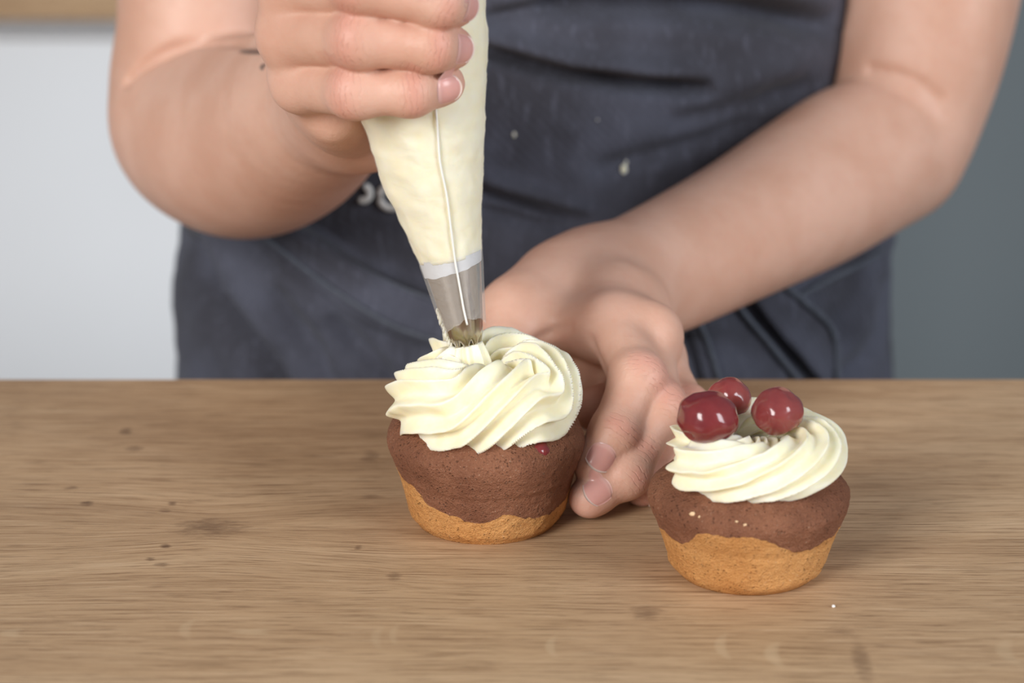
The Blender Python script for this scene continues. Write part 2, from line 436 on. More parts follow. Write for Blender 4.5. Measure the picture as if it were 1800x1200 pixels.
for i, (px, py, r) in enumerate([(1217, 904, .0009), (1230, 908, .0006), (1310, 922, .0007), (1296, 916, .0004), (1152, 880, .0006)]):
    blob('cake_crumb', on_cake(px, py, c2x, c2y, .0258, R2, H2), r, M_crumb.m, cup2, (1.3, .7, .9), i, .4, (10, 7))

def mat_cherry(name, c0, c1):
    m = Mat(name, Roughness=0.17)
    co = m.co(kind='Object')
    n = m.noise(co, 110, 3)
    m.set(Base_Color=m.mix(m.mr(n, .3, .7), c0, c1))
    m.set(Subsurface_Weight=0.55); m.b.inputs['Subsurface Radius'].default_value = (1.0, .18, .15); m.b.inputs['Subsurface Scale'].default_value = 0.004
    m.b.inputs['Specular IOR Level'].default_value = 0.5
    m.set(Coat_Weight=0.2); m.b.inputs['Coat Roughness'].default_value = 0.04
    m.set(Normal=m.bump(m.noise(co, 160, 2), 0.06, 0.001))
    return m.m
M_ch1 = mat_cherry('cherry_dark', srgb(116, 40, 44), srgb(130, 52, 54))
M_ch2 = mat_cherry('cherry_mid', srgb(126, 54, 55), srgb(140, 68, 66))
M_ch3 = mat_cherry('cherry_light', srgb(138, 58, 58), srgb(150, 74, 70))
p = on_cake(944, 778, c1x, c1y, .0272, R1, H1); p = p+np.array([-0.001, 0.0045, -0.0002])
pc = blob('cherry_piece', p, .0050, M_ch1, cup1, (1, 1, .8), 5, .10, (28, 18)); pc['label'] = 'dark cherry piece peeking out under the cream'
def cherry(px, py, wpx, hpx, y, mat, label, seed, dent):
    c = P(px, py, y); k = np.linalg.norm(c-CAM)/F
    o = blob('cherry', c, wpx/2*k, mat, None, (1, 1, hpx/wpx), seed, .07, (48, 30), dent)
    return tag(o, label, 'cherry', 'cherries on the cream')
cherry(1243, 733, 110, 92, c2y-0.008, M_ch1, 'largest and darkest cherry, with a stem dimple, on the cream', 2.0, [((-.62, -.6, -.48), .02, .16)])
cherry(1367, 722, 90, 82, c2y-0.002, M_ch2, 'mid-red cherry with a shallow dent near its top, set apart from the two touching cherries', 6.0, [((.5, -.4, .75), .03, .07)])
cherry(1282, 700, 78, 72, c2y+0.020, M_ch3, 'lightest red cherry, half hidden behind the largest cherry', 9.0, [])

# a crumb lying on the table
p = T(1465, 1067); tag(blob('sugar_crumb', p+np.array([0, 0, .0004]), .0006, mat_plain('sugar', srgb(245, 242, 238)).m, None, (1, 1, .8), 1, .3, (10, 7)), 'tiny white sugar crumb lying on the oak table', 'crumb')

# ================================================================== PIPING BAG
YB0, YB1 = c1y+0.000, c1y+0.014
sec = [(-330, 668, 752), (-270, 690, 730), (-200, 610, 800), (-120, 530, 852), (-50, 545, 856), (0, 560, 856), (50, 578, 860), (100, 598, 861), (150, 617, 859), (205, 637, 857), (262, 655, 854), (320, 675, 851.5), (380, 703, 850), (440, 731, 848.5), (456, 737, 849), (500, 753, 850), (560, 774, 852), (590, 786, 852), (614, 796, 850)]
def bag_at(py):
    ys = [s[0] for s in sec]
    l = np.interp(py, ys, [s[1] for s in sec]); r = np.interp(py, ys, [s[2] for s in sec])
    y = np.interp(py, [-330, 614], [YB1+0.006, YB0])
    c = P((l+r)/2, py, y); k = np.linalg.norm(c-CAM)/F
    return c, (r-l)/2*k*0.982
AX = nrm(bag_at(300)[0]-bag_at(610)[0])
def bag_rows(pys, off, N=96, wr=0.0, seed=0, twist=None):
    ctr = np.array([bag_at(q)[0] for q in pys]); rad = np.array([bag_at(q)[1] for q in pys])+off
    tg = np.gradient(ctr, axis=0); tg /= np.linalg.norm(tg, axis=1)[:, None]
    # keep cross-sections level with the bag's own axis
    A = np.tile(AX, (len(pys), 1))
    e1 = np.cross(A, np.array([0, 1.0, 0])); e1 /= np.linalg.norm(e1, axis=1)[:, None]; e2 = np.cross(A, e1)
    th = np.linspace(0, 2*np.pi, N, endpoint=False)
    d = e1[:, None]*np.cos(th)[None, :, None]+e2[:, None]*np.sin(th)[None, :, None]
    r = np.repeat(rad[:, None], N, 1)
    if wr:
        for i, q in enumerate(pys):
            for j, t in enumerate(th):
                pp = (math.cos(t)*1.3+q*.004, math.sin(t)*1.3, q*0.016+seed)
                r[i, j] += wr*(mnoise.ridged_multi_fractal(Vector(pp)*1.3, 1.0, 2.0, 4, 1.0, 2.0)-1.0)*0.6+wr*0.6*fbm(pp, 1.0, 2)
    return ctr[:, None]+d*r[..., None], th
M_fill = M_cream
def mat_film():
    m = Mat('plastic_film', Roughness=0.3)
    co = m.co()
    n = m.noise(co, 150, 5, .6, 1.2)
    m.set(Base_Color=srgb(250, 249, 245), Normal=m.bump(n, 0.6, 0.002))
    m.b.inputs['Specular IOR Level'].default_value = 0.5
    tr = m.n('BsdfTransparent', {'Color': (0.97, 0.97, 0.97, 1)})
    mx = m.n('MixShader', {0: 0.23, 1: tr.outputs[0], 2: m.b.outputs[0]})
    m.t.links.new(mx.outputs[0], m.out.inputs[0])
    return m.m
M_film = mat_film()
def mat_steel(name, col, rough):
    m = Mat(name, Metallic=1.0, Base_Color=col)
    co = m.co(scale=(400, 400, 30))
    m.set(Roughness=m.mr(m.noise(co, 1.0, 2), .3, .7, rough*.8, rough*1.25))
    return m.m
M_steel = mat_steel('polished_steel', srgb(178, 170, 163), 0.16)
bag = empty('piping_bag', bag_at(614)[0], 'clear plastic piping bag full of cream with a steel nozzle, held above a cupcake', 'piping bag')
pys = np.concatenate([np.linspace(-330, -60, 14), np.linspace(-50, 452, 90)])
v, th = bag_rows(pys, -0.0001, 96, 0.0007, 1.0)
NB = 96
f = grid_faces(len(pys), NB, close_v=True).tolist()+[list(range(NB)), list(range((len(pys)-1)*NB, len(pys)*NB))[::-1]]
o = mesh('cream_filling', v.reshape(-1, 3), f, M_fill, bag, loc=bag_at(452)[0]); o['label'] = 'pale yellow cream inside the bag'
# film
pys = np.concatenate([np.linspace(-330, -60, 14), np.linspace(-50, 452, 90), np.linspace(460, 566, 16)])
v, th = bag_rows(pys, 0.0002, 96, 0.0007, 1.0)
flat = smooth01((pys-440)/30)[:, None, None]
v0, _ = bag_rows(pys, 0.0005, 96)
v = v*(1-flat)+v0*flat
for j in range(NB):                       # raggedly cut lower edge
    q = 566+9*math.sin(th[j]*2+0.9)+5*fbm((math.cos(th[j]), math.sin(th[j]), 3), 2.0, 2)
    for i in range(len(pys)-14, len(pys)):
        k = (i-(len(pys)-15))/14.0
        v[i, j] += -AX*((q-566)/F*0.98*k)
o = mesh('bag_film', v.reshape(-1, 3), grid_faces(len(pys), NB, close_v=True), M_film, bag, loc=bag_at(566)[0]); o['label'] = 'thin wrinkled transparent plastic film'
M_seam = mat_plain('film_seam', srgb(244, 243, 238), 0.35)
sp = []
for q, px in zip([150, 205, 260, 320, 380, 440, 470, 500, 530, 558], [768, 772, 776, 787, 794, 801, 806, 811, 816, 822]):
    c, r = bag_at(q); k = np.linalg.norm(c-CAM)/F
    dx = (px-proj(c)[0])*k; sp.append(c+np.array([dx, -math.sqrt(max(r*r-dx*dx, 1e-8))-0.0007, 0]))
v, f = tube(catmull(sp, 60), 0.00040, 8); o = mesh('bag_seam', v, f, M_seam.m, bag, loc=sp[-1]); o['label'] = 'white welded seam down the bag'
# nozzle
pys = np.linspace(452, 614, 46); v, th = bag_rows(pys, -0.0004, 128); NZ = 128
tip = bag_at(614)[0]
for i in range(len(pys)):
    k = np.clip((pys[i]-585)/29.0, 0, 1)
    for j in range(NZ):
        tooth = abs(((th[j]*8/(2*np.pi)) % 1.0)*2-1)          # 0 at notch, 1 at tooth
        v[i, j] += AX*(0.0042*(1-tooth)*k**1.5)
        cc = bag_at(pys[i])[0]
        v[i, j] += (cc-v[i, j])*0.16*k*k*tooth
inner = v[::-1].copy(); ctrn = np.array([bag_at(q)[0] for q in pys])[::-1][:, None]
inner = inner+(ctrn-inner)*0.06
vv = np.concatenate([v, inner]).reshape(-1, 3)
o = mesh('nozzle', vv, grid_faces(len(pys)*2, NZ, close_u=True, close_v=True), M_steel, bag, loc=tip); o['label'] = 'polished steel star nozzle'
# milky rim of the nozzle where the cream ends
M_rim = mat_plain('milky_film', srgb(206, 208, 214), 0.4)
pys = np.linspace(446, 472, 8); v, th = bag_rows(pys, 0.0000, 96)
for i in range(8):
    for j in range(NB): v[i, j] += AX*((-0.0012*math.cos(th[j])+0.0006*fbm((math.cos(th[j]), math.sin(th[j]), 8), 2.2, 2))*(i/7.0))
o = mesh('nozzle_rim', v.reshape(-1, 3), grid_faces(8, NB, close_v=True), M_rim.m, bag, loc=bag_at(472)[0]); o['label'] = 'milky band where the film folds over the nozzle'
# cream pushed out between the teeth
v = []; M_ = 14
for i in range(M_):
    q = 600+i*2.2; c = tip-AX*(0.0105*i/(M_-1))+AX*0.002
    r = 0.0048+0.0016*math.sin(i/(M_-1)*math.pi*.6)
    e1 = nrm(np.cross(AX, [0, 1, 0])); e2 = np.cross(AX, e1)
    for t in np.linspace(0, 2*np.pi, 96, endpoint=False):
        rr = r*(1+0.16*math.cos(t*8+i*.05)); v.append(c+(e1*math.cos(t)+e2*math.sin(t))*rr)
f = grid_faces(M_, 96, close_v=True).tolist()+[list(range(96)), list(range((M_-1)*96, M_*96))[::-1]]
o = mesh('cream_strand', v, f, M_cream, bag, loc=tip); o['label'] = 'ridged cream leaving the nozzle'
# cream smear on the film's edge
for i in range(9):
    q = 545+i*8; c, r = bag_at(q); e = np.array([-1.0, -.15, 0]); blob('cream_smear', c+e*(r+0.0002), 0.0006+0.0004*((i*7) % 3)/2, M_cream, bag, (.7, .8, 1.8), i, .5, (10, 7))

# ================================================================== PERSON
# ---- signed distance tools
def d_cone(p, a, b, ra, rb):
    ba = b-a; pa = p-a; t = np.clip(pa@ba/(ba@ba), 0, 1)
    return np.sqrt(((pa-t[:, None]*ba)**2).sum(1))-(ra+(rb-ra)*t)
def d_ell(p, c, r, Rm=None):
    q = p-c
    if Rm is not None: q = q@Rm
    k = np.sqrt(((q/r)**2).sum(1)); k2 = np.sqrt(((q/(np.asarray(r)**2))**2).sum(1))+1e-9
    return k*(k-1)/k2
def smin(a, b, k):
    h = np.maximum(k-np.abs(a-b), 0)/k
    return np.minimum(a, b)-h*h*k*0.25
class Group:
    """primitives blended with one radius"""
    def __init__(s, k): s.k = k; s.pr = []
    def cone(s, a, b, ra, rb): s.pr.append((d_cone, (np.asarray(a, float), np.asarray(b, float), ra, rb))); return s
    def ell(s, c, r, Rm=None): s.pr.append((d_ell, (np.asarray(c, float), np.asarray(r, float), Rm))); return s
    def __call__(s, p, cull=None):
        out = np.full(len(p), 1.0)
        pr = s.pr
        if cull is not None:
            c, R = cull; d0 = [f(c[None], *a)[0] for f, a in pr]; mn = min(d0)
            pr = [q for q, d in zip(pr, d0) if d < mn+2*R+s.k+0.004]
        for f, a in pr: out = smin(out, f(p, *a), s.k)
        return out
class Tree:
    """(group, k) list folded in order"""
    def __init__(s, items): s.items = items
    def __call__(s, p, cull=None):
        out = None
        items = s.items
        for g, k in items:
            if cull is not None and out is not None:
                c, R = cull
                if g(c[None])[0] > R*1.2+0.03 and out.min() < 0.02: continue
            d = g(p, cull)
            out = d if out is None else smin(out, d, k)
        return out
def surface_nets(f, lo, hi, h):
    B = 8; lo = np.asarray(lo, float); nb = np.ceil((np.asarray(hi)-lo)/(h*B)).astype(int)
    I = np.stack(np.meshgrid(*[np.arange(n) for n in nb], indexing='ij'), -1).reshape(-1, 3)
    cen = lo+(I+0.5)*h*B
    d = np.concatenate([f(c) for c in np.array_split(cen, max(1, len(cen)//60000+1))])
    act = I[np.abs(d) < h*B*0.87*1.25]
    ax = np.arange(B+1); off = np.stack(np.meshgrid(ax, ax, ax, indexing='ij'), -1).reshape(-1, 3)
    G = (nb*B+2).astype(np.int64)
    ids, pos, sgn = [], [], []
    # neighbouring blocks together, so primitives can be culled
    key = (act//2); order = np.lexsort((key[:, 2], key[:, 1], key[:, 0])); act = act[order]; key = key[order]
    cut = np.flatnonzero(np.any(np.diff(key, axis=0) != 0, axis=1))+1
    for ch in np.split(act, cut):
        if len(ch) == 0: continue
        gi = ch[:, None]*B+off[None]; p = lo+gi.reshape(-1, 3)*h
        mn, mx = p.min(0), p.max(0)
        val = f(p, ((mn+mx)/2, np.linalg.norm(mx-mn)/2)).reshape(len(ch), B+1, B+1, B+1)
        s = val < 0
        cs = np.zeros((len(ch), B, B, B), int)
        for a in (0, 1):
            for b in (0, 1):
                for c in (0, 1): cs += s[:, a:B+a, b:B+b, c:B+c]
        bb, x, y, z = np.nonzero((cs > 0) & (cs < 8))
        if len(bb) == 0: continue
        acc = np.zeros((len(bb), 3)); cnt = np.zeros(len(bb))
        cv = {}
        for a in (0, 1):
            for b in (0, 1):
                for c in (0, 1): cv[(a, b, c)] = val[bb, x+a, y+b, z+c]
        for q0 in cv:
            for axn in range(3):
                if q0[axn] == 0:
                    q1 = list(q0); q1[axn] = 1; q1 = tuple(q1)
                    v0, v1 = cv[q0], cv[q1]; m = (v0 < 0) != (v1 < 0)
                    t = np.where(m, v0/np.where(m, v0-v1, 1), 0)
                    pt = np.tile(np.array(q0, float), (len(bb), 1)); pt[:, axn] = t
                    acc += pt*m[:, None]; cnt += m
        g = ch[bb]*B+np.stack([x, y, z], -1)
        ids.append((g[:, 0].astype(np.int64)*G[1]+g[:, 1])*G[2]+g[:, 2])
        pos.append(lo+(g+acc/cnt[:, None])*h)
        sgn.append(np.stack([cv[(0, 0, 0)] < 0, cv[(1, 0, 0)] < 0, cv[(0, 1, 0)] < 0, cv[(0, 0, 1)] < 0], -1))
    ids = np.concatenate(ids); pos = np.concatenate(pos); sgn = np.concatenate(sgn)
    o = np.argsort(ids); ids, pos, sgn = ids[o], pos[o], sgn[o]
    st = (G[1]*G[2], G[2], 1); faces = []
    for axn in range(3):
        u, w = [(1, 2), (2, 0), (0, 1)][axn]
        e = np.flatnonzero(sgn[:, 0] != sgn[:, 1+axn])
        q = [ids[e], ids[e]-st[u], ids[e]-st[u]-st[w], ids[e]-st[w]]
        ix = [np.searchsorted(ids, k) for k in q]
        ok = np.ones(len(e), bool)
        for k, i in zip(q, ix): ok &= (i < len(ids)) & (ids[np.minimum(i, len(ids)-1)] == k)
        fq = np.stack(ix, -1)[ok]; flip = ~sgn[e, 0][ok]
        fq[flip] = fq[flip][:, ::-1]
        faces.append(fq)
    return pos, np.concatenate(faces)
def grad(f, p, e=0.0006):
    g = np.zeros_like(p)
    for a in range(3):
        d = np.zeros(3); d[a] = e; g[:, a] = f(p+d)-f(p-d)
    return g/np.maximum(np.linalg.norm(g, axis=1), 1e-9)[:, None]

# ---- limbs laid out from the pose
class Finger:
    def __init__(s, pts, rad, k=0.004, dors=None):
        s.p = [np.asarray(q, float) for q in pts]; s.r = rad
        g = Group(k)
        for i in range(3): g.cone(s.p[i], s.p[i+1], rad[i], rad[i+1])
        s.g = g
        s.dors = []
        for i in (1, 2):
            d0 = nrm(s.p[i]-s.p[i-1]); d1 = nrm(s.p[i+1]-s.p[i]); ax = nrm(d0+d1)
            n = d0-d1; n = n-ax*(n@ax); s.dors.append((ax, n/max(np.linalg.norm(n), 1e-9)))
        ax, n = s.dors[1]
        d1 = nrm(s.p[3]-s.p[2]); s.nail_ax = d1; n = (n if dors is None else nrm(dors)); n = n-d1*(n@d1); s.nail_n = nrm(n)
        # fingertip pulp and joint knuckles
        g.ell(s.p[3]-d1*0.003-s.nail_n*rad[3]*0.18, np.full(3, rad[3]*1.02))
        for i, kk in ((1, 0.18), (2, 0.10)):
            axx, nn = s.dors[i-1]; g.ell(s.p[i]+nn*rad[i]*kk, np.full(3, rad[i]*0.93))
def seglens(f): return [round(float(np.linalg.norm(f.p[i+1]-f.p[i]))*1000, 1) for i in range(3)]
def limb(ctrl, n, k=0.002):
    c = catmull(np.array([list(P(*q[:3]))+[q[3]] for q in ctrl]), n); g = Group(k)
    for i in range(n-1): g.cone(c[i, :3], c[i+1, :3], c[i, 3], c[i+1, 3])
    return g, c

# right hand, closed round the bag
RH = [Finger([P(518, -105, .008), P(640, -118, -.026), P(750, -80, -.030), P(795, -60, -.020)], (.0100, .0092, .0080, .0066)),
      Finger([P(512, -22, .004), P(635, -28, -.027), P(772, 2, -.031), P(803, 8, -.0225)], (.0102, .0094, .0082, .0070)),
      Finger([P(506, 62, .003), P(630, 70, -.0255), P(758, 82, -.0285), P(797, 84, -.0205)], (.0100, .0092, .0078, .0068)),
      Finger([P(528, 146, .006), P(625, 160, -.0215), P(722, 160, -.0240), P(783, 147, -.0175)], (.0094, .0088, .0079, .0066))]
rw = P(622, 170, .097)
rp = Group(0.012)
for fg, ra in zip(RH, (.0118, .0112, .0108, .0104)):
    m = fg.p[0]; rp.cone(m, m+(rw-m)*0.5+np.array([-.001, 0, 0]), ra*0.92, ra*1.05); rp.cone(m+(rw-m)*0.5+np.array([-.001, 0, 0]), rw, ra*1.05, 0.018)
rp.cone(P(590, 188, .030), P(630, 195, .085), .0120, .018)          # heel below the little finger
rp.cone(P(590, 208, .016), P(625, 210, .050), .0080, .0115)
# thumb on the far side of the bag, pressing it from behind and above
RT = Finger([P(640, 40, .070), P(720, -40, .060), P(765, -110, .045), P(790, -160, .030)], (.014, .0115, .0100, .0085))
# right forearm and upper arm
rfa, rc = limb([(640, 165, .090, .0235), (615, 172, .108, .0265), (555, 190, .145, .0330), (490, 226, .190, .0400), (430, 242, .222, .0428), (378, 232, .245, .0412), (350, 208, .256, .0392)], 26)
rua, rc2 = limb([(362, 225, .256, .0390), (350, 150, .268, .0388), (358, 40, .270, .0372), (362, -120, .285, .0395), (345, -300, .320, .0440), (335, -420, .335, .046)], 22)

# left hand, holding the cupcake from the side
LH = [Finger([P(1082, 572, .062), P(1120, 668, .0240), P(1080, 760, .0080), P(1043, 818, .0010)], (.0112, .0098, .0085, .0071), dors=(.15, -1, .45)),
      Finger([P(1132, 606, .060), P(1158, 718, .0230), P(1098, 832, .0040), P(1034, 875, -.0030)], (.0108, .0094, .0084, .0070), dors=(.1, -1, .55)),
      Finger([P(1152, 632, .075), P(1203, 722, .0420), P(1168, 820, .0230), P(1128, 858, .0140)], (.0100, .0090, .0078, .0066)),
      Finger([P(1140, 640, .092), P(1110, 690, .0720), P(1065, 716, .0560), P(1040, 722, .0480)], (.0100, .0092, .0082, .0070))]
lw = P(1052, 522, .128)
lp = Group(0.012)
for fg, ra in zip(LH, (.0125, .0125, .0118, .0108)):
    m = fg.p[0]; mid = m+(lw-m)*0.5+np.array([0, 0, .003]); lp.cone(m, mid, ra*.95, ra*1.1); lp.cone(mid, lw, ra*1.1, .0185)
lp.cone(P(1060, 590, .112), P(1060, 655, .088), .0185, .0150)         # heel of the palm, seen under the arch of the forefinger
lp.ell(LH[1].p[0]+np.array([.004, -.002, .006]), np.full(3, .0085))
LT = Finger([P(975, 515, .112), P(905, 560, .083), P(876, 650, .060), P(866, 700, .048)], (.0175, .0135, .0108, .0090))
lp.cone(P(1015, 505, .115), P(935, 545, .092), .0185, .0150)         # ball of the thumb
lp.cone(P(930, 560, .088), P(1045, 585, .066), .0085, .0090)         # web between thumb and forefinger
lfa, lc = limb([(1035, 535, .120, .0225), (1075, 512, .134, .0248), (1180, 465, .168, .0272), (1305, 402, .205, .0300), (1420, 338, .242, .0338), (1508, 285, .270, .0350), (1560, 268, .284, .0325)], 28)
lua, lc2 = limb([(1574, 262, .288, .0315), (1592, 195, .298, .0345), (1618, 90, .304, .0375), (1640, -40, .312, .0400), (1652, -200, .322, .0430), (1655, -400, .340, .046)], 24)

def hand_tree(fingers, thumb, palm, fore, upper):
    it = [(fingers[0].g, 0.001)]+[(f.g, 0.0012) for f in fingers[1:]]
    fg = Tree(it)
    return Tree([(palm, 0.01), (fore, 0.016), (fg, 0.0055), (thumb.g, 0.009), (upper, 0.004)])
class Creased:
    """skin folds pressed into a limb along polylines"""
    def __init__(s, f, folds): s.f = f; s.folds = folds
    def __call__(s, p, cull=None):
        d = s.f(p, cull)
        for pts, dep, wid in s.folds:
            if cull is not None and min(np.linalg.norm(q-cull[0]) for q in pts) > cull[1]+wid*4+0.02: continue
            b = np.full(len(p), 1.0)
            for a, c in zip(pts[:-1], pts[1:]): b = np.minimum(b, d_cone(p, a, c, 0, 0))
            d = d+dep*np.exp(-(b/wid)**2)
        return d
def onto(f, px, py, y0=-.05, y1=.40):
    q = np.array([P(px, py, y) for y in np.arange(y0, y1, .001)]); k = np.flatnonzero(f(q) < 0)
    return q[k[0]] if len(k) else q[-1]
def fold(f, pts, dep, wid, n=14, y0=.13):
    c = catmull(np.array(pts, float), n); return ([onto(f, q[0], q[1], y0) for q in c], dep, wid)
SR0 = hand_tree(RH, RT, rp, rfa, rua)
SL0 = hand_tree(LH, LT, lp, lfa, lua)
SR = Creased(SR0, [fold(SR0, [(225, 142), (262, 112), (310, 88), (370, 75), (430, 74), (490, 84)], .0085, .0024)])
SL = Creased(SL0, [fold(SL0, [(930, 606), (960, 588), (990, 576), (1002, 572)], .0016, .0018, 8, .02), fold(SL0, [(1040, 596), (1052, 625), (1066, 655)], .0012, .0018, 8, .0),
                   fold(SL0, [(1532, 122), (1575, 130), (1615, 146), (1648, 172)], .0020, .0028)])
for nm, hs in (('R', RH), ('L', LH)): print('FINGERS', nm, [seglens(f) for f in hs])
HRES = 0.0011
vr, fr = surface_nets(SR, (-.26, -.06, -.02), (0.01, .40, .33), HRES)
vl, fl_ = surface_nets(SL, (-.03, -.03, -.01), (.30, .40, .33), HRES)
# ---- torso, neck, head and legs under the clothes (coarser)
XC, YC = 0.012, 0.375
body = Group(0.05)
body.ell((XC, YC, 0.02), (.150, .105, .14)).ell((XC, YC+.005, -.10), (.160, .115, .13)).ell((XC, YC+.01, .22), (.160, .110, .17)).ell((XC, YC+.02, .38), (.165, .095, .10))
body.cone((XC, YC+.03, .42), (XC, YC+.015, .54), .055, .050)
for s, c2 in ((-1, rc2), (1, lc2)):
    sh = np.array([XC+s*0.165, YC+.02, .42]); body.cone((XC+s*.08, YC+.02, .42), sh, .06, .055); body.cone(sh, c2[-3, :3], .052, .046)
    body.cone((XC+s*.085, YC+.01, -.16), (XC+s*.09, YC, -.48), .082, .055); body.cone((XC+s*.09, YC, -.48), (XC+s*.09, YC+.03, -.82), .052, .036)
    body.cone((XC+s*.09, YC+.03, -.852), (XC+s*.10, YC-.13, -.864), .034, .024)
head = Group(0.03)
hc = np.array([XC, YC-.02, .665])
head.ell(hc+np.array([0, .02, .02]), (.075, .095, .095)).ell(hc+np.array([0, -.025, -.05]), (.055, .06, .065))
head2 = Group(0.012); head2.cone(hc+np.array([0, -.085, .01]), hc+np.array([0, -.105, -.025]), .007, .013)
for s in (-1, 1): head2.ell(hc+np.array([s*.077, .015, -.01]), (.012, .02, .032))
head2.ell(hc+np.array([0, -.082, -.06]), (.022, .010, .009))
BT = Tree([(body, .03), (head, .03), (head2, .01)])
vb, fb = surface_nets(BT, (-.30, .15, -.93), (.32, .62, .80), 0.007)
# attributes on the hands
def hand_attr(v, hands, nailed):
    ct = np.zeros(len(v)); cm = np.zeros(len(v)); red = np.zeros(len(v))
    for fg in hands:
        for i, (ax, n) in zip((1, 2), fg.dors):
            q = v-fg.p[i]; L = np.linalg.norm(q, axis=1); r = fg.r[i]
            al = q@ax; do = (q@n)/np.maximum(L, 1e-6)
            w = 0.0065 if i == 1 else 0.0042
            m = smooth01((do-0.1)/0.6)*np.exp(-(al/w)**2)*(L < r*2.1)
            u = m > cm; ct[u] = al[u]; cm = np.maximum(cm, m)
            red = np.maximum(red, m*0.8)
        L = np.linalg.norm(v-fg.p[3], axis=1); red = np.maximum(red, 0.55*np.exp(-(L/0.012)**2))
        for i in (1, 2): red = np.maximum(red, 0.42*smooth01(1.3-d_cone(v, fg.p[i], fg.p[i+1], 0, 0)/(fg.r[i]*1.1)))
        L = np.linalg.norm(v-fg.p[0], axis=1); red = np.maximum(red, 0.25*np.exp(-(L/0.016)**2))
    return ct, cm, red
ar, al_ = hand_attr(vr, RH, 0), hand_attr(vl, LH, 0)
tat = np.zeros(len(vr))
for (px, py, a, b) in ((445, 91, 26, 5), (466, 118, 10, 7)):
    u, w = proj(vr); q = ((u-px)/a)**2+((w-py)/b)**2; tat = np.maximum(tat, smooth01(1.4-q)*(vr[:, 1] > .12)*(vr[:, 1] < 0.27))
verts = np.vstack([vr, vl, vb]); faces = np.vstack([fr, fl_+len(vr), fb+len(vr)+len(vl)])
def mat_skin():
    m = Mat('skin', Roughness=0.48)
    co = m.co()
    n = m.noise(co, 30, 4, .6); n2 = m.noise(co, 220, 3, .6)
    c = m.mix(m.mr(n, .32, .68), srgb(207, 161, 139), srgb(217, 175, 155))
    c = m.mix(m.mr(n2, .5, .75, 0, .22), c, srgb(206, 148, 130))
    red = m.attr('red'); c = m.mix(m.math('MULTIPLY', red, .60), c, srgb(206, 138, 124))
    c = m.mix(m.math('MULTIPLY', m.attr('tattoo'), .75), c, srgb(70, 62, 62))
    # creases over the finger joints
    t = m.attr('crease_t'); msk = m.attr('crease_m')
    wob = m.math('MULTIPLY', m.math('SUBTRACT', m.noise(co, 190, 2), .5), 0.0040)
    ph = m.math('MULTIPLY', m.math('ADD', t, wob), 2*math.pi/0.0021)
    line = m.mr(m.math('SINE', ph), .62, 1.0)
    line = m.math('MULTIPLY', m.math('MULTIPLY', line, msk), m.mr(m.noise(co, 330, 2), .35, .6))
    vor = m.n('TexVoronoi', {'Vector': co, 'Scale': 900.0}).outputs['Distance']
    fine = m.math('ADD', m.math('MULTIPLY', vor, .5), m.noise(co, 500, 2))
    nb = m.bump(m.noise(co, 90, 3), 0.10, 0.003, m.bump(fine, 0.16, 0.0006))
    nb = m.bump(m.math('MULTIPLY', line, -1.0), 0.55, 0.0006, nb)
    m.set(Base_Color=c, Normal=nb)
    m.set(Subsurface_Weight=0.22); m.b.inputs['Subsurface Radius'].default_value = (1.0, .35, .2); m.b.inputs['Subsurface Scale'].default_value = 0.004
    m.b.inputs['Specular IOR Level'].default_value = 0.38
    return m.m
M_skin = mat_skin()
person = empty('person', (XC, YC, ZF), 'person in a dark denim apron holding a piping bag and steadying a cupcake', 'person')
bo = mesh('body', verts, faces, M_skin, person, loc=(XC, YC, ZF))
z_ = np.zeros(len(vb))
attr(bo, 'crease_t', np.concatenate([ar[0], al_[0], z_])); attr(bo, 'crease_m', np.concatenate([ar[1], al_[1], z_]))
attr(bo, 'red', np.concatenate([ar[2], al_[2], z_])); attr(bo, 'tattoo', np.concatenate([tat, np.zeros(len(vl)), z_]))
sm = bo.modifiers.new('soften', 'SMOOTH'); sm.factor = 0.5; sm.iterations = 2

